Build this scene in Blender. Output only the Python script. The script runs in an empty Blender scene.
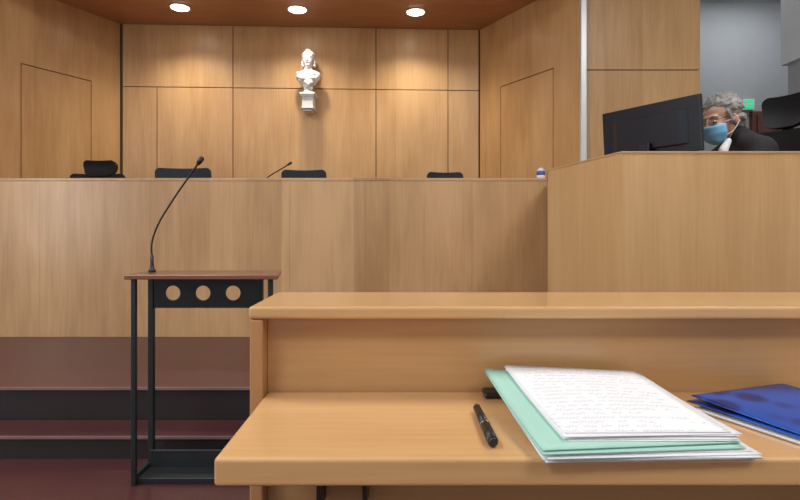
import bpy, bmesh, math, random
from mathutils import Vector, Matrix, Euler
random.seed(4)
scene = bpy.context.scene
scene.view_settings.view_transform = 'Standard'
COL = scene.collection

# ------------------------------------------------------------------ materials
def nmat(name):
    m = bpy.data.materials.new(name); m.use_nodes = True
    nt = m.node_tree; b = nt.nodes['Principled BSDF']
    return m, nt, b

def plain(name, col, rough=0.5, metal=0.0, bump=0.0, bscale=200, coat=0.0, var=0.06):
    m, nt, b = nmat(name)
    tc = nt.nodes.new('ShaderNodeTexCoord')
    n = nt.nodes.new('ShaderNodeTexNoise'); n.inputs['Scale'].default_value = 6; n.inputs['Detail'].default_value = 4
    nt.links.new(tc.outputs['Object'], n.inputs['Vector'])
    r = nt.nodes.new('ShaderNodeValToRGB')
    r.color_ramp.elements[0].position = 0.3; r.color_ramp.elements[1].position = 0.7
    r.color_ramp.elements[0].color = tuple(c*(1-var) for c in col)+(1,)
    r.color_ramp.elements[1].color = tuple(min(1, c*(1+var)) for c in col)+(1,)
    nt.links.new(n.outputs['Fac'], r.inputs['Fac']); nt.links.new(r.outputs['Color'], b.inputs['Base Color'])
    b.inputs['Roughness'].default_value = rough; b.inputs['Metallic'].default_value = metal
    b.inputs['Coat Weight'].default_value = coat
    if bump > 0:
        n2 = nt.nodes.new('ShaderNodeTexNoise'); n2.inputs['Scale'].default_value = bscale
        nt.links.new(tc.outputs['Object'], n2.inputs['Vector'])
        bp = nt.nodes.new('ShaderNodeBump'); bp.inputs['Strength'].default_value = bump; bp.inputs['Distance'].default_value = 0.003
        nt.links.new(n2.outputs['Fac'], bp.inputs['Height']); nt.links.new(bp.outputs['Normal'], b.inputs['Normal'])
    return m

def wood(name, c1, c2, axis='Z', rough=0.4, coat=0.15, leaf=0.0, leafw=0.28, crough=0.25):
    """fine veneer grain running along `axis`, broad cloudy figure and veneer leaves of slightly different tone"""
    m, nt, b = nmat(name)
    tc = nt.nodes.new('ShaderNodeTexCoord')
    def nz(scale, detail, stretch):
        mp = nt.nodes.new('ShaderNodeMapping')
        s = [scale]*3
        s['XYZ'.index(axis)] = scale/stretch
        mp.inputs['Scale'].default_value = s
        n = nt.nodes.new('ShaderNodeTexNoise'); n.inputs['Scale'].default_value = 1.0; n.inputs['Detail'].default_value = detail
        nt.links.new(tc.outputs['Object'], mp.inputs['Vector']); nt.links.new(mp.outputs['Vector'], n.inputs['Vector'])
        return n.outputs['Fac']
    def mul(a, k):
        x = nt.nodes.new('ShaderNodeMath'); x.operation = 'MULTIPLY'; nt.links.new(a, x.inputs[0]); x.inputs[1].default_value = k; return x.outputs[0]
    def add(a, c):
        x = nt.nodes.new('ShaderNodeMath'); x.operation = 'ADD'; nt.links.new(a, x.inputs[0]); nt.links.new(c, x.inputs[1]); return x.outputs[0]
    fine = nz(70, 5, 22); mid = nz(9, 3, 7); broad = nz(1.6, 2, 2.2)
    f = add(add(mul(fine, 0.24), mul(mid, 0.30)), mul(broad, 0.46))
    if leaf > 0:
        sep = nt.nodes.new('ShaderNodeSeparateXYZ'); nt.links.new(tc.outputs['Object'], sep.inputs[0])
        fl = nt.nodes.new('ShaderNodeMath'); fl.operation = 'FLOOR'; nt.links.new(mul(sep.outputs['X'], 1/leafw), fl.inputs[0])
        wn = nt.nodes.new('ShaderNodeTexWhiteNoise'); wn.noise_dimensions = '1D'; nt.links.new(fl.outputs[0], wn.inputs['W'])
        x = nt.nodes.new('ShaderNodeMath'); x.operation = 'SUBTRACT'; nt.links.new(wn.outputs['Value'], x.inputs[0]); x.inputs[1].default_value = 0.5
        f = add(f, mul(x.outputs[0], leaf))
    r = nt.nodes.new('ShaderNodeValToRGB')
    r.color_ramp.elements[0].position = 0.35; r.color_ramp.elements[1].position = 0.65
    r.color_ramp.elements[0].color = c1+(1,); r.color_ramp.elements[1].color = c2+(1,)
    nt.links.new(f, r.inputs['Fac']); nt.links.new(r.outputs['Color'], b.inputs['Base Color'])
    b.inputs['Roughness'].default_value = rough
    b.inputs['Coat Weight'].default_value = coat; b.inputs['Coat Roughness'].default_value = crough
    return m

def emis(name, col, s):
    m, nt, b = nmat(name)
    b.inputs['Base Color'].default_value = col+(1,)
    b.inputs['Emission Color'].default_value = col+(1,); b.inputs['Emission Strength'].default_value = s
    return m

M_WALL = wood('veneer_wall', (0.50,0.275,0.11), (0.70,0.44,0.21), 'Z', 0.42, leaf=0.12, leafw=0.6)
M_BENCH = wood('veneer_bench', (0.41,0.235,0.108), (0.62,0.39,0.20), 'Z', 0.33, 0.3, leaf=0.18, leafw=0.31)
M_RDESK = wood('veneer_side_desk', (0.56,0.335,0.145), (0.73,0.475,0.235), 'Z', 0.33, 0.3, leaf=0.10, leafw=0.3)
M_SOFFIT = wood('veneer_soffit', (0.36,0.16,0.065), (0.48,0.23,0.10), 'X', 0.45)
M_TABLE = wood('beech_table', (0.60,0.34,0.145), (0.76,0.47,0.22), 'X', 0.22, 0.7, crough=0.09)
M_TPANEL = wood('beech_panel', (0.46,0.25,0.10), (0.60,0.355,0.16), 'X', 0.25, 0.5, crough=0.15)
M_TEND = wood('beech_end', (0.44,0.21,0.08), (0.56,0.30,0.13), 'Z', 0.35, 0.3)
M_LECTOP = wood('mahogany_top', (0.15,0.055,0.035), (0.23,0.09,0.055), 'X', 0.3, 0.3)
M_DOOR = wood('red_brown_door', (0.10,0.03,0.02), (0.16,0.055,0.035), 'Z', 0.4)
M_GAP = plain('shadow_gap', (0.13,0.07,0.035), 0.8)
M_FLOOR = plain('maroon_vinyl', (0.072,0.022,0.024), 0.33, bump=0.15, bscale=60)
M_RISER = plain('dark_riser', (0.016,0.010,0.012), 0.55)
M_NOSE = plain('step_nosing', (0.20,0.12,0.115), 0.4)
M_DAIS = plain('dais_carpet', (0.10,0.04,0.035), 0.9)
M_GREY = plain('grey_paint', (0.38,0.395,0.41), 0.7, var=0.02)
M_WHITE = plain('white_paint', (0.72,0.74,0.76), 0.6, var=0.02)
M_ALU = plain('aluminium', (0.75,0.77,0.80), 0.35, 0.3, var=0.02)
M_PLASTER = plain('plaster', (0.74,0.74,0.75), 0.6, bump=0.2, bscale=40, var=0.03)
M_BLACK = plain('black_plastic', (0.012,0.012,0.014), 0.4)
M_MESH = plain('black_fabric', (0.010,0.011,0.014), 0.8, bump=0.5, bscale=400)
M_NAVY = plain('slate_blue_fabric', (0.022,0.033,0.052), 0.7, bump=0.4, bscale=300)
M_MON = plain('monitor_back', (0.006,0.011,0.022), 0.35)
M_SCREEN = plain('monitor_screen', (0.05,0.08,0.12), 0.15)
M_STEEL = plain('grey_steel', (0.038,0.045,0.05), 0.4, 0.6)
M_METAL = plain('chrome', (0.5,0.5,0.52), 0.25, 1.0)
M_SKIN = plain('skin', (0.50,0.30,0.22), 0.5, var=0.08)
M_HAIR = plain('grey_hair', (0.23,0.225,0.22), 0.6, bump=1.0, bscale=150, var=0.5)
M_MASK = plain('surgical_mask_blue', (0.18,0.47,0.74), 0.7)
M_ROBE = plain('black_robe', (0.010,0.010,0.012), 0.85, bump=0.3, bscale=80)
M_CLOTH = plain('white_jabot', (0.8,0.8,0.82), 0.8)
M_EYE = plain('eye_white', (0.7,0.7,0.7), 0.2)
M_LIP = plain('lips', (0.45,0.17,0.14), 0.5)
M_MINT = plain('mint_card', (0.36,0.62,0.54), 0.6, var=0.03)
M_PAPER = plain('white_paper', (0.78,0.80,0.84), 0.7, var=0.02)
M_LAMP = emis('lamp_glow', (1.0,0.93,0.82), 14)
M_PANEL_L = emis('ceiling_panel_glow', (1.0,0.98,0.95), 3)
M_EXIT = emis('exit_green', (0.05,0.60,0.28), 0.6)
M_LABEL = plain('blue_label', (0.08,0.12,0.5), 0.4)

def paper_written():
    m, nt, b = nmat('handwritten_page')
    tc = nt.nodes.new('ShaderNodeTexCoord'); sep = nt.nodes.new('ShaderNodeSeparateXYZ')
    nt.links.new(tc.outputs['Generated'], sep.inputs[0])
    def M(op, a, c=None, v=None):
        x = nt.nodes.new('ShaderNodeMath'); x.operation = op
        nt.links.new(a, x.inputs[0])
        if c is not None: nt.links.new(c, x.inputs[1])
        if v is not None: x.inputs[1].default_value = v
        return x.outputs[0]
    def noise(sx, sy, det):
        n = nt.nodes.new('ShaderNodeTexNoise'); mp = nt.nodes.new('ShaderNodeMapping'); mp.inputs['Scale'].default_value = (sx, sy, 0)
        nt.links.new(tc.outputs['Generated'], mp.inputs['Vector']); nt.links.new(mp.outputs['Vector'], n.inputs['Vector'])
        n.inputs['Scale'].default_value = 1.0; n.inputs['Detail'].default_value = det; return n.outputs['Fac']
    rows = 19.0
    ph = M('ADD', M('MULTIPLY', sep.outputs['Y'], v=rows), M('MULTIPLY', M('SUBTRACT', noise(110, 5, 1), v=0.5), v=1.3))
    line = M('LESS_THAN', M('ABSOLUTE', M('SUBTRACT', M('FRACT', ph), v=0.5)), v=0.11)
    row = M('FLOOR', M('MULTIPLY', sep.outputs['Y'], v=rows))
    cb = nt.nodes.new('ShaderNodeCombineXYZ'); nt.links.new(M('MULTIPLY', sep.outputs['X'], v=20), cb.inputs[0]); nt.links.new(M('MULTIPLY', row, v=7.3), cb.inputs[1])
    nb = nt.nodes.new('ShaderNodeTexNoise'); nb.inputs['Scale'].default_value = 1; nb.inputs['Detail'].default_value = 0; nt.links.new(cb.outputs[0], nb.inputs['Vector'])
    words = M('GREATER_THAN', nb.outputs['Fac'], v=0.43)
    cb2 = nt.nodes.new('ShaderNodeTexWhiteNoise'); cb2.noise_dimensions = '1D'; nt.links.new(row, cb2.inputs['W'])
    end = M('LESS_THAN', sep.outputs['X'], M('ADD', M('MULTIPLY', cb2.outputs['Value'], v=0.35), v=0.62))
    mg = M('GREATER_THAN', sep.outputs['X'], v=0.10)
    fac = M('MULTIPLY', M('MULTIPLY', M('MULTIPLY', line, words), M('MULTIPLY', mg, end)), v=0.34)
    mx = nt.nodes.new('ShaderNodeMix'); mx.data_type = 'RGBA'
    nt.links.new(fac, mx.inputs[0]); mx.inputs[6].default_value = (0.80,0.82,0.86,1); mx.inputs[7].default_value = (0.20,0.23,0.33,1)
    nt.links.new(mx.outputs[2], b.inputs['Base Color']); b.inputs['Roughness'].default_value = 0.7
    return m
M_WRIT = paper_written()

def blue_folder_mat():
    m, nt, b = nmat('blue_glossy_card')
    tc = nt.nodes.new('ShaderNodeTexCoord'); v = nt.nodes.new('ShaderNodeTexVoronoi'); v.inputs['Scale'].default_value = 11
    nt.links.new(tc.outputs['Object'], v.inputs['Vector'])
    r = nt.nodes.new('ShaderNodeValToRGB')
    r.color_ramp.elements[0].color = (0.006,0.020,0.15,1); r.color_ramp.elements[1].color = (0.012,0.075,0.38,1)
    r.color_ramp.elements[0].position = 0.3; r.color_ramp.elements[1].position = 0.5
    nt.links.new(v.outputs['Distance'], r.inputs['Fac']); nt.links.new(r.outputs['Color'], b.inputs['Base Color'])
    b.inputs['Roughness'].default_value = 0.3
    return m
M_BLUE = blue_folder_mat()

# ------------------------------------------------------------------ mesh builder
class MB:
    def __init__(s): s.bm = bmesh.new()
    def _mi(s, faces, mi, smooth=False):
        for f in faces: f.material_index = mi; f.smooth = smooth
    def prism(s, pts, z0, z1, mi=0):
        lo = [s.bm.verts.new((p[0], p[1], z0)) for p in pts]; hi = [s.bm.verts.new((p[0], p[1], z1)) for p in pts]
        n = len(pts); fs = [s.bm.faces.new(lo[::-1]), s.bm.faces.new(hi)]
        for i in range(n): fs.append(s.bm.faces.new((lo[i], lo[(i+1)%n], hi[(i+1)%n], hi[i])))
        s._mi(fs, mi); return s
    def box(s, x0, x1, y0, y1, z0, z1, mi=0):
        return s.prism([(x0,y0),(x1,y0),(x1,y1),(x0,y1)], z0, z1, mi)
    def seg(s, p0, p1, s0, s1, z0, z1, t, mi=0, off=0.0):
        d = (Vector(p1)-Vector(p0)).normalized(); n = Vector((-d.y, d.x)); p = Vector(p0)
        a = p+d*s0+n*off; b = p+d*s1+n*off; c = b+n*t; e = a+n*t
        return s.prism([a,b,c,e], z0, z1, mi)
    def cyl(s, p0, p1, r0, r1=None, mi=0, seg=20):
        if r1 is None: r1 = r0
        p0 = Vector(p0); p1 = Vector(p1); d = p1-p0
        q = d.to_track_quat('Z','Y').to_matrix().to_4x4()
        r = bmesh.ops.create_cone(s.bm, cap_ends=True, segments=seg, radius1=max(r0,1e-4), radius2=max(r1,1e-4), depth=d.length, matrix=Matrix.Translation((p0+p1)/2) @ q)
        fs = {f for v in r['verts'] for f in v.link_faces}
        for f in fs: f.material_index = mi; f.smooth = len(f.verts) == 4
        return s
    def ell(s, c, r, rot=(0,0,0), mi=0, u=20, v=12):
        m = Matrix.Translation(c) @ Euler(rot).to_matrix().to_4x4() @ Matrix.Diagonal((r[0],r[1],r[2],1))
        rr = bmesh.ops.create_uvsphere(s.bm, u_segments=u, v_segments=v, radius=1, matrix=m)
        s._mi({f for x in rr['verts'] for f in x.link_faces}, mi, True); return s
    def cap(s, p0, r0, p1, r1, mi=0):
        s.cyl(p0, p1, r0, r1, mi, 16); s.ell(p0, (r0,)*3, mi=mi, u=16, v=10); s.ell(p1, (r1,)*3, mi=mi, u=16, v=10); return s
    def lathe(s, c, prof, mi=0, n=32, sx=1, sy=1):
        rings = []
        for r, z in prof:
            rings.append([s.bm.verts.new((c[0]+sx*r*math.cos(2*math.pi*i/n), c[1]+sy*r*math.sin(2*math.pi*i/n), c[2]+z)) for i in range(n)])
        fs = []
        for a, b in zip(rings, rings[1:]):
            for i in range(n): 
                f = s.bm.faces.new((a[i], a[(i+1)%n], b[(i+1)%n], b[i])); f.smooth = True; fs.append(f)
        fs.append(s.bm.faces.new(rings[0][::-1])); fs.append(s.bm.faces.new(rings[-1]))
        for f in fs: f.material_index = mi
        return s
    def tube(s, pts, r, mi=0, n=10, r_end=None):
        pts = [Vector(p) for p in pts]; rings = []
        N = len(pts)
        up = Vector((0,1,0.01)).normalized()
        for i, p in enumerate(pts):
            d = (pts[min(i+1,N-1)]-pts[max(i-1,0)]).normalized()
            a = d.cross(up); 
            if a.length < 1e-3: a = d.cross(Vector((1,0,0)))
            a.normalize(); b = d.cross(a)
            rr = r if r_end is None else r+(r_end-r)*i/(N-1)
            rings.append([s.bm.verts.new(p+rr*(a*math.cos(2*math.pi*k/n)+b*math.sin(2*math.pi*k/n))) for k in range(n)])
        for A, B in zip(rings, rings[1:]):
            for i in range(n):
                f = s.bm.faces.new((A[i], A[(i+1)%n], B[(i+1)%n], B[i])); f.smooth = True; f.material_index = mi
        s.bm.faces.new(rings[0][::-1]).material_index = mi; s.bm.faces.new(rings[-1]).material_index = mi
        return s
    def xf(s, m): s.bm.transform(m); return s
    def obj(s, name, mats, parent=None, bevel=0, voxel=0, smooth_it=0):
        if not isinstance(mats, (list, tuple)): mats = [mats]
        bmesh.ops.recalc_face_normals(s.bm, faces=s.bm.faces)
        vs = [v.co for v in s.bm.verts]
        lo = Vector([min(v[i] for v in vs) for i in range(3)]); hi = Vector([max(v[i] for v in vs) for i in range(3)])
        c = (lo+hi)/2
        s.bm.transform(Matrix.Translation(-c))
        me = bpy.data.meshes.new(name); s.bm.to_mesh(me); s.bm.free()
        for m in mats: me.materials.append(m)
        o = bpy.data.objects.new(name, me); o.location = c; COL.objects.link(o)
        if parent is not None:
            o.parent = parent; o.matrix_parent_inverse = Matrix.Translation(parent.location).inverted()
        if bevel:
            md = o.modifiers.new('bevel','BEVEL'); md.width = bevel; md.segments = 3; md.limit_method = 'ANGLE'; md.angle_limit = math.radians(40)
        if voxel:
            md = o.modifiers.new('remesh','REMESH'); md.mode = 'VOXEL'; md.voxel_size = voxel; md.use_smooth_shade = True
        if smooth_it:
            md = o.modifiers.new('smooth','SMOOTH'); md.factor = 0.5; md.iterations = smooth_it
        return o

def group(name, loc):
    e = bpy.data.objects.new(name, None); e.location = loc; e.empty_display_size = 0.1; COL.objects.link(e); return e

def bez(pts, n=12):
    P = [Vector(p) for p in pts]; P = [P[0]*2-P[1]]+P+[P[-1]*2-P[-2]]; out = []
    for i in range(1, len(P)-2):
        for k in range(n):
            t = k/n; a,b,c,d = P[i-1],P[i],P[i+1],P[i+2]
            out.append(0.5*((2*b)+(c-a)*t+(2*a-5*b+4*c-d)*t*t+(3*b-a-3*c+d)*t**3))
    out.append(P[-2]); return out

# ------------------------------------------------------------------ room shell
MB().box(-5.6, 6.2, -4, 3.03, -0.1, 0.0).obj('floor', M_FLOOR)
m = MB()
m.box(-5.45, 1.0, 3.03, 3.284, 0.0, 0.112, 1); m.box(-5.45, 1.0, 3.022, 3.284, 0.112, 0.124, 0); m.box(-5.45,1.0,3.017,3.032,0.112,0.1255,2)
m.prism([(-5.32,3.30),(1.0,3.30),(0.93,3.6),(1.24,4.81),(-4.60,4.81)], 0.0, 0.298, 1)
m.prism([(-5.32,3.289),(1.0,3.289),(0.93,3.6),(1.24,4.81),(-4.60,4.81)], 0.298, 0.312, 0); m.box(-5.32,1.0,3.284,3.30,0.299,0.3135,2)
m.obj('platform_steps', [M_FLOOR, M_RISER, M_NOSE])
MB().prism([(-4.55,4.87),(1.29,4.87),(1.0,3.62),(1.15,2.80),(6.19,2.80),(6.19,7.69),(3.1,7.69),(3.1,5.72),(1.82,5.72),(1.0,7.24),(-3.48,7.04)], 0.0, 0.70).obj('dais_floor', M_DAIS)

Lc, Ll = (-3.54,7.08), (-5.53,3.0)
Rc, Rr = (1.043,7.30), (1.856,5.775)
G = 0.011
m = MB()
wlen = (Vector(Rc)-Vector(Lc)).length
m.seg(Lc, Rc, -0.1, wlen+0.1, 0.0, 4.5, 0.15, 1, off=0.02)
def s_at(px): 
    k = (px-400)/560; d = (Vector(Rc)-Vector(Lc))
    t = (k*Lc[1]-Lc[0])/(d.x-k*d.y); return t*wlen
se = [0.03, s_at(157), s_at(233), s_at(376), s_at(448), wlen-0.015]
def panel(m, P0, P1, a, b, z0, z1, g=G/2): m.seg(P0, P1, a+g, b-g, z0+g, z1-g, 0.022, 0)
for a, b in zip(se, se[1:]): panel(m, Lc, Rc, a, b, 0.70, 3.04)
for a, b in [(se[0],se[2]),(se[2],se[3]),(se[3],se[4]),(se[4],se[5])]: panel(m, Lc, Rc, a, b, 3.04, 3.835)
m.obj('wall_back', [M_WALL, M_GAP])
def splay(name, P0, P1, L, d0, d1, ztop, flip):
    m = MB()
    sgn = -1 if flip else 1
    def sl(a, b, z0, z1, t0, t1, mi):
        d = (Vector(P1)-Vector(P0)).normalized(); n = Vector((-d.y, d.x))*sgn; p = Vector(P0)
        m.prism([p+d*a+n*t0, p+d*b+n*t0, p+d*b+n*t1, p+d*a+n*t1], z0, z1, mi)
    sl(0, L, 0, 4.5, 0.02, 0.15, 1)
    sl(0.0, d0, 0.0, 4.5, 0, 0.022, 0); sl(d1, L, 0.0, 4.5, 0, 0.022, 0); sl(d0, d1, ztop, 4.5, 0, 0.022, 0)
    sl(d0+G, d1-G, 0.70, ztop-G, 0.0, 0.022, 0)
    m.obj(name, [M_WALL, M_GAP])
splay('wall_left_splayed', Lc, Ll, 4.55, 0.385, 1.20, 3.02, True)
splay('wall_right_splayed', Rc, Rr, 1.728, 0.42, 1.345, 3.00, False)
m = MB()
m.box(1.93, 3.08, 5.80, 6.05, 0.0, 4.5, 1)
m.box(1.92, 3.094, 5.775, 5.80, 0.0, 2.874, 0); m.box(1.92, 3.094, 5.775, 5.80, 2.885, 4.5, 0)
m.obj('wall_right_timber', [M_WALL, M_GAP])
MB().box(1.853, 1.913, 5.73, 5.80, 0.70, 4.5).obj('trim_1', M_ALU, bevel=0.006)
MB().box(3.0, 6.3, 7.80, 7.95, 0.0, 4.5).obj('wall_back_grey', M_GREY)
MB().box(6.2, 6.35, -4, 7.95, 0.0, 4.5).obj('wall_right', M_WHITE)
MB().box(-5.75, -5.6, -4, 4.9, 0.0, 4.5).obj('wall_left', M_WHITE)
MB().box(-5.75, 6.35, -4.1, -4, 0.0, 4.5).obj('wall_front', M_WHITE)
MB().box(-5.75, 6.35, -4.1, 7.95, 4.5, 4.6).obj('ceiling', M_WHITE)
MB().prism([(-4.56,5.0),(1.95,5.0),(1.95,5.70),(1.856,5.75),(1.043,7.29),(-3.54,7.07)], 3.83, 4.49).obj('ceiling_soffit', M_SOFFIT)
MB().box(4.35, 5.05, 5.9, 6.4, 3.10, 4.49).obj('bulkhead', M_WHITE, bevel=0.005)
MB().box(4.40, 5.05, 5.95, 6.35, 0.70, 3.10).obj('column', M_GREY)
m = MB(); m.box(4.86, 5.78, 7.72, 7.79, 0.70, 2.86, 1); m.box(4.92, 5.72, 7.70, 7.72, 0.70, 2.80, 0); m.cyl((5.0,7.70,1.75),(5.0,7.64,1.75),0.012,mi=2); m.cyl((5.0,7.645,1.75),(5.11,7.645,1.75),0.01,mi=2)
m.obj('door_1', [M_DOOR, M_DOOR, M_METAL])
m = MB(); m.box(4.74, 4.90, 7.74, 7.79, 2.885, 3.035, 0); m.box(4.755, 4.885, 7.735, 7.74, 2.90, 3.02, 1)
m.cyl((4.79,7.73,2.99),(4.79,7.734,2.99),0.012,mi=2); m.box(4.78,4.80,7.73,7.734,2.925,2.975,2); m.box(4.82,4.865,7.73,7.734,2.955,2.97,2)
m.obj('exit_sign', [M_WHITE, M_EXIT, M_WHITE])

# ------------------------------------------------------------------ judges' bench
g = group('judges_bench', (-1.6,5.1,0.31))
m = MB()
xs = [-4.55, -3.1, -2.15, -0.95, -0.30, 0.62, 1.274]
for i,(a,b) in enumerate(zip(xs, xs[1:])): m.box(a+0.0008, b-0.0008, 4.82, 4.86, 0.312, 1.655)
m.obj('front_panels', M_BENCH, g)
MB().box(-4.55, 1.274, 4.815, 5.02, 1.655, 1.68).obj('parapet_cap', M_BENCH, g, bevel=0.004)
MB().box(-4.4, 1.25, 4.862, 5.55, 1.42, 1.45).obj('desktop', M_BENCH, g, bevel=0.004)
m = MB()
for x in (-4.3,-2.2,-0.3,1.2): m.box(x, x+0.03, 4.862, 5.5, 0.70, 1.42)
m.box(-4.4,1.25,4.98,5.01,1.45,1.655)
m.obj('supports', M_BENCH, g)

# ------------------------------------------------------------------ clerk's side desk
g = group('clerk_desk', (1.9,3.2,0.0))
Z = 1.623
m = MB()
A, B_, C_ = (1.09,2.75), (0.953,3.6), (1.262,4.80)
m.prism([A,(3.2,2.75),(3.2,2.79),(1.125,2.79)], 0.0, Z-0.004)
m.prism([A,(1.128,2.79),(0.995,3.6),(0.953,3.6)], 0.0, Z-0.004)
m.prism([B_,(0.995,3.6),(1.30,4.80),C_], 0.0, Z-0.004)
m.obj('front_panels', M_RDESK, g)
m = MB(); m.prism([(1.086,2.746),(3.2,2.746),(3.2,2.85),(1.18,2.85),(1.05,3.6),(1.34,4.80),(1.258,4.80),(0.949,3.6)], Z-0.004, Z+0.004)
m.obj('edge_cap', M_RDESK, g)
m = MB(); m.prism([(1.13,2.795),(3.18,2.795),(3.18,3.0),(1.72,3.0),(1.66,4.0),(1.10,4.0),(1.0,3.6)], 1.35, 1.38)
m.obj('desktop', M_RDESK, g, bevel=0.004)

# ------------------------------------------------------------------ monitor (seen from behind)
g = group('computer_monitor', (1.45,3.28,1.38))
pl, pr = Vector((1.287,3.55,0)), Vector((1.615,3.00,0))
d = (pr-pl).normalized(); nrm = Vector((-d.y, d.x, 0))
if nrm.x < 0: nrm = -nrm
w = (pr-pl).length
def mon_m(): 
    return Matrix((( d.x, nrm.x, 0, pl.x),(d.y, nrm.y, 0, pl.y),(0,0,1,1.382),(0,0,0,1)))
tilt = Matrix.Translation((0,0,0.44)) @ Matrix.Rotation(math.radians(4),4,'X') @ Matrix.Translation((0,0,-0.44))
m = MB(); m.box(0,w,0,0.022,0.285,0.590); m.xf(mon_m()@tilt); m.obj('shell', M_MON, g, bevel=0.006)
m = MB(); m.prism([(0.12,-0.022),(w-0.12,-0.022),(w-0.07,0.0),(0.07,0.0)],0.33,0.52); m.xf(mon_m()@tilt); m.obj('rear_bulge', M_MON, g, bevel=0.006)
m = MB(); m.box(0.01,w-0.01,0.022,0.024,0.305,0.580); m.xf(mon_m()@tilt); m.obj('screen', M_SCREEN, g)
m = MB(); m.box(w/2-0.035,w/2+0.035,-0.045,-0.022,0.01,0.36); m.box(w/2-0.13,w/2+0.13,-0.12,0.10,0.0,0.012); m.xf(mon_m()); m.obj('stand', M_MON, g, bevel=0.004)

# ------------------------------------------------------------------ office chairs
def curved_back(w, h, bow, th):
    m = MB(); bm = m.bm; nu, nv = 20, 24; G_ = []
    rc = min(0.055, h*0.35)
    for j in range(nv+1):
        v = 1-(1-j/nv)**1.6
        z = v*h
        wid = w/2*(0.84+0.16*min(1, z/(h*0.6)))
        if z > h-rc: wid -= rc-math.sqrt(max(0, rc*rc-(z-(h-rc))**2))
        if z < rc: wid -= rc-math.sqrt(max(0, rc*rc-(rc-z)**2))
        G_.append([(wid*(2*i/nu-1), v) for i in range(nu+1)])
    f, bk = [], []
    for row in G_:
        f.append([bm.verts.new((x, -bow*(2*x/w)**2 + 0.05*math.sin(v*3.1), v*h)) for x, v in row])
        bk.append([bm.verts.new((x, -bow*(2*x/w)**2 + 0.05*math.sin(v*3.1)+th, v*h)) for x, v in row])
    for j in range(nv):
        for i in range(nu):
            for q in ((f[j][i],f[j][i+1],f[j+1][i+1],f[j+1][i]),(bk[j][i],bk[j+1][i],bk[j+1][i+1],bk[j][i+1])):
                bm.faces.new(q).smooth = True
    for j in range(nv):
        bm.faces.new((f[j][0],f[j+1][0],bk[j+1][0],bk[j][0])); bm.faces.new((f[j][nu],bk[j][nu],bk[j+1][nu],f[j+1][nu]))
    for i in range(nu):
        bm.faces.new((f[0][i],bk[0][i],bk[0][i+1],f[0][i+1])); bm.faces.new((f[nv][i],f[nv][i+1],bk[nv][i+1],bk[nv][i]))
    return m

def office_chair(x, y, z, rot, bw, top, mat, headrest=None, recline=6):
    g = group('office_chair', (x,y,z))
    M = Matrix.Translation((x,y,z)) @ Matrix.Rotation(rot,4,'Z')
    hb = (top-0.50)/math.cos(math.radians(recline))
    if headrest: hb -= headrest[1]+headrest[2]
    m = MB(); m.box(-0.24,0.24,-0.25,0.22,0.42,0.49); m.xf(M); m.obj('seat', mat, g, bevel=0.03)
    R = Matrix.Translation((0,0.20,0.50)) @ Matrix.Rotation(math.radians(-recline),4,'X')
    m = curved_back(bw, hb, 0.06, 0.035); m.xf(M@R); m.obj('backrest', mat, g, bevel=0.008)
    if headrest:
        m = curved_back(headrest[0], headrest[1], 0.04, 0.05); m.xf(M@R@Matrix.Translation((0,-0.01,hb+headrest[2]))); m.obj('headrest', mat, g, bevel=0.012)
        m = MB(); m.box(-0.03,0.03,0.04,0.06,hb-0.15,hb+0.10); m.xf(M@R); m.obj('headrest_post', M_BLACK, g)
    m = MB(); m.tube(bez([(0,0.0,0.40),(0,0.22,0.40),(0,0.29,0.50),(0,0.27,0.72)]),0.022); m.xf(M); m.obj('back_support', M_BLACK, g)
    m = MB()
    for sx in (-1,1):
        m.tube(bez([(sx*0.22,0.05,0.42),(sx*0.30,0.05,0.44),(sx*0.31,0.05,0.62)]),0.014)
        m.box(sx*0.31-0.035,sx*0.31+0.035,-0.15,0.13,0.62,0.65)
    m.xf(M); m.obj('armrests', M_BLACK, g, bevel=0.008)
    m = MB(); m.cyl((0,0,0.10),(0,0,0.42),0.03); m.cyl((0,0,0.38),(0,0,0.425),0.09)
    for k in range(5):
        a = k*2*math.pi/5+0.3; c, s_ = math.cos(a), math.sin(a)
        m.tube([(0.02*c,0.02*s_,0.12),(0.16*c,0.16*s_,0.10),(0.30*c,0.30*s_,0.075)],0.022,r_end=0.014)
        px, py = 0.30*c, 0.30*s_
        m.cyl((px-0.02*s_,py+0.02*c,0.03),(px+0.02*s_,py-0.02*c,0.03),0.03)
        m.cyl((px,py,0.03),(px,py,0.08),0.008)
    m.xf(M); m.obj('star_base', M_BLACK, g)
    return g
office_chair(-3.30, 5.88, 0.70, 0.0, 0.60, 1.29, M_MESH, (0.36,0.17,-0.02))
office_chair(-2.37, 5.88, 0.70, 0.0, 0.61, 1.205, M_NAVY)
office_chair(-1.05, 5.88, 0.70, 0.0, 0.49, 1.185, M_NAVY)
office_chair( 0.51, 5.88, 0.70, 0.08, 0.40, 1.16, M_NAVY)
office_chair(2.15, 3.36, 0.70, math.radians(-62), 0.48, 1.375, M_MESH, (0.27,0.20,0.015))

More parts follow.
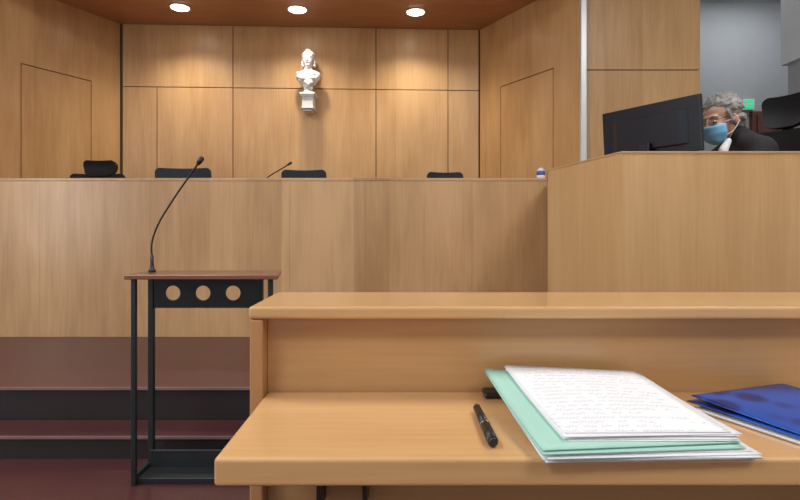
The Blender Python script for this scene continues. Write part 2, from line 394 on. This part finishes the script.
# ------------------------------------------------------------------ clerk
g = group('court_clerk', (2.05,3.30,0.70))
m = MB()
m.ell((2.08,3.32,1.26),(0.17,0.20,0.13))
m.cap((2.08,3.32,1.30),0.165,(2.04,3.30,1.50),0.165)
m.ell((2.02,3.29,1.60),(0.155,0.215,0.18))
m.ell((2.03,3.29,1.70),(0.13,0.19,0.10))
m.cap((2.01,3.28,1.74),0.088,(1.955,3.265,1.795),0.070)
SHn, SHf = (2.00,3.10,1.68), (2.00,3.48,1.68)
ELn, ELf = (1.93,3.03,1.46), (1.90,3.56,1.46)
WRn, WRf = (1.70,3.12,1.435), (1.68,3.44,1.435)
for S,E,W in ((SHn,ELn,WRn),(SHf,ELf,WRf)):
    m.cap(S,0.082,E,0.065); m.cap(E,0.064,W,0.050)
    m.cap((2.01,3.29,1.72),0.10,S,0.082)
for sy in (-1,1):
    m.cap((2.06,3.32+sy*0.09,1.24),0.095,(1.66,3.30+sy*0.11,1.22),0.075)
    m.cap((1.66,3.30+sy*0.11,1.22),0.072,(1.64,3.30+sy*0.12,0.86),0.062)
m.obj('robe', M_ROBE, g, voxel=0.012, smooth_it=4)
m = MB()
for sy in (-1,1):
    x, y = 1.64, 3.30+sy*0.12
    m.cap((x,y,0.86),0.045,(x+0.01,y,0.76),0.042); m.cap((x+0.02,y,0.737),0.036,(x-0.15,y+sy*0.01,0.728),0.027)
m.obj('shoes', M_BLACK, g, voxel=0.01, smooth_it=2)
for nm, W, sy in (('hand_1',WRn,-1),('hand_2',WRf,1)):
    m = MB(); x,y,z = W[0]-0.05, W[1], 1.402
    m.cap((W[0],W[1],1.43),0.027,(x,y,z+0.014),0.024)
    m.ell((x-0.045,y,z+0.008),(0.048,0.040,0.017))
    for k,(oy,L) in enumerate(((-0.030,0.062),(-0.011,0.074),(0.010,0.080),(0.029,0.070))):
        oy *= sy*-1
        a = Vector((x-0.080,y+oy,z+0.010)); b = a+Vector((-L*0.5,oy*0.15,0.006)); c = b+Vector((-L*0.45,oy*0.1,-0.014))
        m.cap(a,0.0095,b,0.0085); m.cap(b,0.0085,c,0.0072)
    a = Vector((x-0.02,y-sy*0.036,z+0.004)); b = a+Vector((-0.035,-sy*0.022,0)); c = b+Vector((-0.028,-sy*0.004,-0.003))
    m.cap(a,0.013,b,0.0105); m.cap(b,0.0105,c,0.0085)
    m.obj(nm, M_SKIN, g, voxel=0.004, smooth_it=3)
HS = 1.10
HM = Matrix.Translation((1.862,3.25,1.882)) @ Matrix.Rotation(math.radians(-70),4,'Z') @ Matrix.Rotation(math.radians(16),4,'X') @ Matrix.Scale(HS,4)
m = MB()
m.ell((0,0.015,0.035),(0.074,0.094,0.083)); m.ell((0,-0.035,-0.03),(0.060,0.060,0.085)); m.ell((0,-0.045,-0.088),(0.043,0.045,0.034))
m.cap((0,-0.092,0.005),0.009,(0,-0.108,-0.032),0.014); m.cap((-0.038,-0.078,0.022),0.011,(0.038,-0.078,0.022),0.011)
for s_ in (-1,1):
    m.ell((s_*0.080,0.006,-0.012),(0.010,0.018,0.029),rot=(0.15,0,s_*-0.35)); m.ell((s_*0.036,-0.068,-0.030),(0.022,0.022,0.02))
    m.ell((s_*0.012,-0.100,-0.036),(0.009,0.010,0.008))
m.cap((0,0.025,-0.06),0.052,(0,0.055,-0.13),0.054)
m.xf(HM); m.obj('head', M_SKIN, g, voxel=0.005, smooth_it=3)
m = MB()
m.ell((0,-0.089,-0.062),(0.024,0.008,0.0045)); m.ell((0,-0.088,-0.070),(0.021,0.009,0.0055)); m.xf(HM); m.obj('mouth', M_LIP, g)
m = MB()
for s_ in (-1,1):
    m.ell((s_*0.030,-0.080,0.0),(0.013,0.012,0.007)); m.ell((s_*0.030,-0.0895,-0.001),(0.005,0.004,0.005),mi=1)
m.xf(HM); m.obj('eyes', [M_EYE, M_BLACK], g)
m = MB()
for s_ in (-1,1): m.tube(bez([(s_*0.014,-0.089,0.022),(s_*0.032,-0.090,0.028),(s_*0.052,-0.076,0.020)],6),0.0035,n=6)
m.xf(HM); m.obj('eyebrows', M_HAIR, g)
# short wavy grey hair: close cap down to the nape + many small flat locks
m = MB(); m.ell((0,0.026,0.043),(0.081,0.092,0.086)); m.ell((0,0.060,-0.018),(0.074,0.056,0.074))
random.seed(11)
cnt = 0
while cnt < 620:
    dv = Vector((random.gauss(0,1),random.gauss(0,1),random.gauss(0,1))).normalized()
    if dv.z < -0.88: continue
    if dv.y < -0.25 and dv.z < 0.36: continue
    if dv.y < 0.12 and dv.z < -0.08: continue
    r = random.uniform(0.005,0.010)
    if dv.z < 0 : p = Vector((0,0.050,-0.006))+Vector((dv.x*0.079,dv.y*0.070,dv.z*0.086))*random.uniform(0.98,1.05)
    else: p = Vector((0,0.024,0.036))+Vector((dv.x*0.083,dv.y*0.094,dv.z*0.091))*random.uniform(0.98,1.05)
    m.ell(p,(r,r*random.uniform(1.2,2.4),r),rot=(random.random()*3,random.random()*0.8,random.random()*3),u=8,v=6); cnt += 1
for s_ in (-1,1):
    for k in range(5): m.ell((s_*0.078,-0.030+0.004*k,0.035-0.012*k),(0.007,0.013,0.011),u=8,v=6)
m.xf(HM); m.obj('short_grey_hair', M_HAIR, g, voxel=0.004, smooth_it=1)
m = MB(); bm = m.bm; rows = []
for j in range(13):
    v = j/12; el = math.radians(-72+92*v); row = []
    for i in range(21):
        az = math.radians(-80+160*i/20)
        pleat = 1+0.02*math.sin(v*math.pi*7)
        row.append(bm.verts.new((0.070*math.sin(az)*math.cos(el)*pleat, -0.042-0.084*math.cos(az)*math.cos(el)*pleat, -0.046+0.080*math.sin(el))))
    rows.append(row)
for a,b in zip(rows,rows[1:]):
    for i in range(20): bm.faces.new((a[i],a[i+1],b[i+1],b[i])).smooth = True
m.xf(HM); o = m.obj('face_mask', M_MASK, g); md = o.modifiers.new('t','SOLIDIFY'); md.thickness = 0.0025; md.offset = 1
m = MB()
for s_ in (-1,1):
    for zz in (-0.012,-0.080): m.tube(bez([(s_*0.066,-0.058,zz),(s_*0.080,-0.02,zz*0.8),(s_*0.089,0.022,-0.012+ (0.012 if zz>-0.05 else -0.012))],6),0.0016,n=6)
m.xf(HM); m.obj('mask_loops', M_CLOTH, g)
m = MB()
for s_ in (-1,1):
    m.tube([(s_*0.033+0.024*math.cos(a*math.pi/10), -0.110+0.012*abs(math.cos(a*math.pi/10)) , 0.002+0.017*math.sin(a*math.pi/10)) for a in range(21)],0.0013,n=6)
    m.tube([(s_*0.057,-0.098,0.008),(s_*0.080,-0.04,0.010),(s_*0.087,0.02,0.008)],0.0016,n=6)
m.tube([(-0.009,-0.110,0.006),(0,-0.114,0.009),(0.009,-0.110,0.006)],0.0013,n=6)
m.xf(HM); m.obj('glasses', M_BLACK, g)
m = MB(); m.cap((1.870,3.19,1.745),0.018,(1.835,3.180,1.69),0.026); m.cap((1.835,3.18,1.69),0.026,(1.835,3.18,1.60),0.034)
m.obj('white_jabot', M_CLOTH, g, voxel=0.006, smooth_it=2)

# ------------------------------------------------------------------ Marianne bust on bracket
g = group('marianne_bust', (-1.150,7.02,2.70))
cx, cy = -1.150, 7.02
m = MB()
hz = 3.37
m.ell((cx,cy+0.01,hz+0.015),(0.076,0.088,0.082)); m.ell((cx,cy-0.03,hz-0.035),(0.058,0.058,0.070)); m.cap((cx,cy-0.083,hz-0.005),0.008,(cx,cy-0.095,hz-0.035),0.012)
m.ell((cx,cy-0.045,hz-0.088),(0.034,0.037,0.024))
m.ell((cx,cy+0.02,hz+0.062),(0.074,0.080,0.044)); m.ell((cx,cy-0.015,hz+0.090),(0.040,0.048,0.026))
for s_ in (-1,1):
    m.ell((cx+s_*0.025,cy-0.074,hz-0.002),(0.011,0.008,0.006)); m.cap((cx+s_*0.010,cy-0.084,hz+0.014),0.006,(cx+s_*0.045,cy-0.068,hz+0.014),0.006)
    for k in range(4): m.ell((cx+s_*(0.070+0.002*k),cy+0.03,hz+0.03-0.036*k),(0.018,0.030,0.025))
m.ell((cx,cy-0.083,hz-0.060),(0.017,0.010,0.006))
for k in range(9):
    a = math.pi*(k/8); m.ell((cx+0.072*math.cos(a),cy-0.058*math.sin(a)-0.005,hz+0.045),(0.014,0.014,0.012))
m.cap((cx,cy+0.01,hz-0.06),0.050,(cx,cy+0.01,3.22),0.056)
m.ell((cx,cy+0.01,3.175),(0.150,0.085,0.056)); m.ell((cx-0.114,cy+0.01,3.150),(0.044,0.06,0.06)); m.ell((cx+0.114,cy+0.01,3.150),(0.044,0.06,0.06))
m.ell((cx,cy,3.105),(0.125,0.082,0.090)); m.ell((cx-0.05,cy-0.055,3.115),(0.045,0.04,0.042)); m.ell((cx+0.05,cy-0.055,3.115),(0.045,0.04,0.042))
m.cap((cx-0.13,cy-0.03,3.185),0.018,(cx+0.05,cy-0.085,3.05),0.022); m.cap((cx-0.12,cy-0.03,3.15),0.016,(cx+0.02,cy-0.08,3.03),0.02)
m.cap((cx,cy,3.08),0.082,(cx,cy,2.99),0.055)
m.obj('bust', M_PLASTER, g, voxel=0.006, smooth_it=2)
m = MB(); m.lathe((cx,cy,2.935),[(0.075,0),(0.075,0.012),(0.058,0.022),(0.048,0.04),(0.046,0.052),(0.060,0.062),(0.060,0.075)]); m.obj('socle', M_PLASTER, g)
m = MB(); m.box(cx-0.095,cx+0.095,cy-0.095,7.185,2.905,2.935); m.box(cx-0.08,cx+0.08,cy-0.08,7.185,2.885,2.905); m.box(cx-0.068,cx+0.068,cy-0.066,7.185,2.755,2.885)
m.box(cx-0.08,cx+0.08,cy-0.08,7.185,2.735,2.755); m.box(cx-0.055,cx+0.055,cy-0.04,7.185,2.71,2.735)
m.obj('bracket', M_PLASTER, g, bevel=0.004)

# ------------------------------------------------------------------ lectern
g = group('lectern', (-0.96,2.82,0.0))
m = MB(); m.prism([(-1.322,2.68),(-0.585,2.68),(-0.632,2.98),(-1.322,2.98)], 1.003, 1.025); m.obj('top', M_LECTOP, g, bevel=0.004)
m = MB()
m.box(-1.303,-1.280,2.709,2.731,0.0,1.003); m.box(-0.640,-0.617,2.709,2.731,0.0,1.003)
m.box(-1.298,-1.270,2.880,2.908,0.0,1.003); m.box(-0.735,-0.707,2.880,2.908,0.0,1.003)
m.obj('legs', M_STEEL, g, bevel=0.003)
m = MB(); bm = m.bm
x0, x1, z0, z1, r = -1.272, -0.733, 0.838, 0.985, 0.038
cxs = [-1.170,-1.015,-0.860]; zc = 0.915; bnd = [x0,(cxs[0]+cxs[1])/2,(cxs[1]+cxs[2])/2,x1]
for yy in (2.885,2.891):
    for k,c in enumerate(cxs):
        a0, a1 = bnd[k], bnd[k+1]; n = 32; inn=[]; out=[]
        for i in range(n):
            a = 2*math.pi*(i+0.5)/n; ca, sa = math.cos(a), math.sin(a)
            tx = ((a1-c) if ca>0 else (c-a0))/abs(ca) if abs(ca)>1e-6 else 9; tz = ((z1-zc) if sa>0 else (zc-z0))/abs(sa) if abs(sa)>1e-6 else 9
            t = min(tx,tz)
            inn.append(bm.verts.new((c+r*ca,yy,zc+r*sa))); out.append(bm.verts.new((c+t*ca,yy,zc+t*sa)))
        for i in range(n): bm.faces.new((inn[i],inn[(i+1)%n],out[(i+1)%n],out[i]))
        for X_ in (a0,a1):
            for Z_ in (z0,z1):
                idx = sorted(range(n), key=lambda q:(out[q].co.x-X_)**2+(out[q].co.z-Z_)**2)[:2]
                cv = bm.verts.new((X_,yy,Z_)); bm.faces.new((out[idx[0]],out[idx[1]],cv))
for c in cxs:
    n=32; A_=[bm.verts.new((c+r*math.cos(2*math.pi*(i+.5)/n),2.885,zc+r*math.sin(2*math.pi*(i+.5)/n))) for i in range(n)]; B2=[bm.verts.new((v.co.x,2.891,v.co.z)) for v in A_]
    for i in range(n): bm.faces.new((A_[i],A_[(i+1)%n],B2[(i+1)%n],B2[i]))
m.obj('perforated_apron', M_STEEL, g)
m = MB(); m.box(-1.30,-0.62,2.73,2.86,0.0,0.03); m.box(-1.28,-0.70,2.862,2.874,0.0,0.115); m.box(-1.303,-1.28,2.731,2.875,0.0,0.05); m.box(-0.725,-0.70,2.731,2.875,0.0,0.05)
m.obj('base', M_STEEL, g, bevel=0.003)

def gooseneck(pts, base, r=0.0045, headr=0.011, hl=0.05):
    g = group('gooseneck_microphone', base)
    m = MB(); m.lathe(base,[(0.018,0.001),(0.018,0.010),(0.012,0.018),(0.008,0.05),(0.008,0.085)],n=20); m.obj('base', M_BLACK, g)
    P = bez(pts,10); m = MB(); m.tube(P, r, n=8); m.obj('stem', M_BLACK, g)
    dd = (P[-1]-P[-2]).normalized(); m = MB(); m.cap(P[-1],headr*0.8,P[-1]+dd*hl,headr); m.obj('capsule', M_BLACK, g)
gooseneck([(-1.262,2.85,1.09),(-1.262,2.85,1.18),(-1.225,2.85,1.28),(-1.14,2.84,1.41),(-1.045,2.83,1.54),(-1.018,2.83,1.578)], (-1.262,2.85,1.025), r=0.005, headr=0.014, hl=0.025)
gooseneck([(-1.285,5.15,1.52),(-1.275,5.15,1.64),(-1.21,5.15,1.72),(-1.08,5.15,1.80),(-1.03,5.15,1.832)], (-1.285,5.15,1.45), r=0.006, headr=0.012, hl=0.03)

m = MB(); m.lathe((1.232,4.90,1.681),[(0.033,0),(0.036,0.006),(0.036,0.03)],0); m.lathe((1.232,4.90,1.711),[(0.0365,0),(0.0365,0.035)],1); m.lathe((1.232,4.90,1.746),[(0.036,0),(0.034,0.012),(0.022,0.018),(0.022,0.028)],0)
m.obj('hand_gel_bottle', [M_WHITE, M_LABEL])

# ------------------------------------------------------------------ foreground desk
g = group('courtroom_desk', (0.9,1.4,0.0))
m = MB(); m.box(-0.340, 2.40, 1.02, 1.438, 0.778, 0.83); m.obj('writing_surface', M_TABLE, g, bevel=0.007)
m = MB(); m.box(-0.376, 2.44, 1.385, 1.706, 1.024, 1.055); m.obj('top_ledge', M_TABLE, g, bevel=0.008)
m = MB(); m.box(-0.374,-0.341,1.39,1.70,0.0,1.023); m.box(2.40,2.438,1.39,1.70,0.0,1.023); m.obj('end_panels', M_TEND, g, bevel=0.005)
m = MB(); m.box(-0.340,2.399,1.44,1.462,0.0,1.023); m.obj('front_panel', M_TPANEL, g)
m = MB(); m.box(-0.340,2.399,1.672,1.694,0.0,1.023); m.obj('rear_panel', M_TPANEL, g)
m = MB(); m.box(-0.20,-0.08,1.10,1.44,0.752,0.777); m.box(-0.20,-0.19,1.34,1.44,0.56,0.752); m.box(-0.09,-0.08,1.34,1.44,0.56,0.752)
m.box(0.80,1.4,1.10,1.44,0.755,0.777); m.obj('brackets', M_BLACK, g)

# ------------------------------------------------------------------ papers and folder
def sheet(name, mat, FL, FR, BR, BL, z0, lift, th, parent, curl=0.0, p=1.3):
    m = MB(); bm = m.bm; N = 18; R = []
    for j in range(N+1):
        v = j/N; row = []
        for i in range(N+1):
            u = i/N
            x = (FL[0]*(1-u)+FR[0]*u)*(1-v)+(BL[0]*(1-u)+BR[0]*u)*v; y = (FL[1]*(1-u)+FR[1]*u)*(1-v)+(BL[1]*(1-u)+BR[1]*u)*v
            z = z0+lift*(1-0.28*u)*v**p + curl*math.sin(u*3.1)*math.sin(v*3.1)
            row.append(bm.verts.new((x,y,z)))
        R.append(row)
    for a,b in zip(R,R[1:]):
        for i in range(N): bm.faces.new((a[i],a[i+1],b[i+1],b[i])).smooth = True
    o = m.obj(name, mat, parent)
    md = o.modifiers.new('t','SOLIDIFY'); md.thickness = th; md.offset = 0
    return o
g = group('document_folder', (0.43,1.2,0.83))
random.seed(3)
J = lambda a: random.uniform(-a,a)
for k in range(6):
    sheet('loose_sheets_%d'%(k+1), M_PAPER, (0.264+J(.008),0.996+J(.009)), (0.644+J(.013),1.010+J(.011)), (0.600+J(.008),1.385), (0.226+J(.005),1.385), 0.8325+0.0024*k, 0.045, 0.0012, g, 0.0005*k)
sheet('folder_back', M_MINT, (0.252,0.990),(0.630,1.020),(0.598,1.395),(0.2095,1.398), 0.849, 0.046, 0.002, g, 0.003)
sheet('folder_cover', M_MINT, (0.254,0.997),(0.628,1.034),(0.598,1.392),(0.2115,1.396), 0.854, 0.045, 0.002, g, 0.003)
for k in range(5):
    sheet('written_pages_%d'%(k+1), M_PAPER, (0.306+J(.007),1.038+J(.008)), (0.632+J(.012),1.038+J(.009)), (0.588+J(.012),1.390+J(.006)), (0.259+J(.005),1.394), 0.857+0.0020*k, 0.041, 0.0008, g, 0.004)
sheet('top_page', M_WRIT, (0.307,1.045),(0.622,1.050),(0.578,1.386),(0.262,1.396), 0.8675, 0.040, 0.0008, g, 0.007)
m = MB(); m.box(0.208,0.285,1.372,1.425,0.8305,0.846); m.obj('eyeglass_case', M_BLACK, bevel=0.006)

g = group('blue_pocket_folder', (0.95,1.2,0.83))
u = Vector((math.cos(math.radians(21)), math.sin(math.radians(21)))); vdir = Vector((0.42,-0.907)).normalized()
A0 = Vector((0.668,1.305))
def quad(A0, L, W): return (A0+vdir*W, A0+vdir*W+u*L, A0+u*L, A0)
q = quad(A0+Vector((0.010,-0.022)), 0.30, 0.30)
sheet('inner_sheets', M_PAPER, *[tuple(p) for p in q], 0.834, 0.0, 0.005, g)
sheet('inner_sheet_top', M_PAPER, *[tuple(p+Vector((0.008,0.006))) for p in q], 0.838, 0.0, 0.001, g)
q = quad(A0, 0.32, 0.27)
sheet('cover_lower', M_BLUE, *[tuple(p) for p in q], 0.843, 0.004, 0.002, g)
q = quad(A0+Vector((0.012,0.002)), 0.31, 0.262)
sheet('cover_upper', M_BLUE, *[tuple(p) for p in q], 0.847, 0.012, 0.002, g, 0.002)

g = group('black_pen', (0.176,1.165,0.84))
p0, p1 = Vector((0.175,1.275,0.8412)), Vector((0.178,1.066,0.8412)); dd = (p1-p0)
m = MB(); m.cyl(p0,p0+dd*0.55,0.0085,0.0095); m.cyl(p0-dd*0.03,p0,0.0045,0.0085); m.obj('barrel', M_BLACK, g)
m = MB(); m.cyl(p0+dd*0.55,p0+dd*0.97,0.0105,0.0105); m.cyl(p0+dd*0.97,p1,0.0105,0.007); m.obj('pen_cap', M_BLACK, g)
m = MB(); m.cyl(p0+dd*0.545,p0+dd*0.56,0.0107,0.0107); m.obj('ring', M_METAL, g)
m = MB(); m.box(0.1755,0.1795,1.075,1.15,0.8515,0.8545); m.obj('clip', M_STEEL, g, bevel=0.001)

# ------------------------------------------------------------------ lights
def area(name, loc, size, sy, power, rot=(0,0,0), col=(1,1,1)):
    l = bpy.data.lights.new(name,'AREA'); l.shape='RECTANGLE'; l.size=size; l.size_y=sy; l.energy=power; l.color=col
    o = bpy.data.objects.new(name,l); o.location=loc; o.rotation_euler=rot; COL.objects.link(o); return o
for i,(x,y) in enumerate([(-2.57,6.54),(-1.21,6.60),(0.187,6.68)]):
    g = group('recessed_downlight', (x,y,3.83))
    m = MB(); m.cyl((x,y,3.822),(x,y,3.829),0.115,seg=32); m.obj('trim_ring', M_WHITE, g)
    m = MB(); m.cyl((x,y,3.816),(x,y,3.8225),0.098,seg=32); m.obj('lamp_disc', M_LAMP, g)
    l = bpy.data.lights.new('downlight_beam','SPOT'); l.energy=105; l.spot_size=math.radians(130); l.spot_blend=0.9; l.shadow_soft_size=0.08; l.color=(1,0.88,0.70)
    o = bpy.data.objects.new('downlight_beam',l); o.location=(x,y,3.80); COL.objects.link(o)
for x in (-2.6,2.6):
    for y in (-1.5,2.0):
        m = MB(); m.box(x-0.9,x+0.9,y-0.5,y+0.5,4.46,4.499); m.obj('ceiling_light_panel', M_PANEL_L)
        area('ceiling_light', (x,y,4.44), 1.8, 1.0, 76, col=(1,0.97,0.92))
area('window_light', (-5.4,0.5,2.4), 3.0, 2.0, 90, (0,math.radians(-90),0), (0.92,0.96,1))
area('back_room_light', (4.6,6.9,4.4), 1.0, 0.6, 18, col=(0.95,0.98,1))
w = bpy.data.worlds.new('world'); scene.world = w; w.use_nodes = True
w.node_tree.nodes['Background'].inputs[0].default_value = (0.8,0.85,0.9,1); w.node_tree.nodes['Background'].inputs[1].default_value = 0.3

# ------------------------------------------------------------------ camera
cam = bpy.data.cameras.new('camera'); cam.sensor_width = 36; cam.lens = 25.2; cam.shift_y = -22/800
co = bpy.data.objects.new('camera', cam); co.location = (0,0,1.25); co.rotation_euler = (math.radians(90),0,0); COL.objects.link(co)
cam.clip_start = 0.05
scene.camera = co
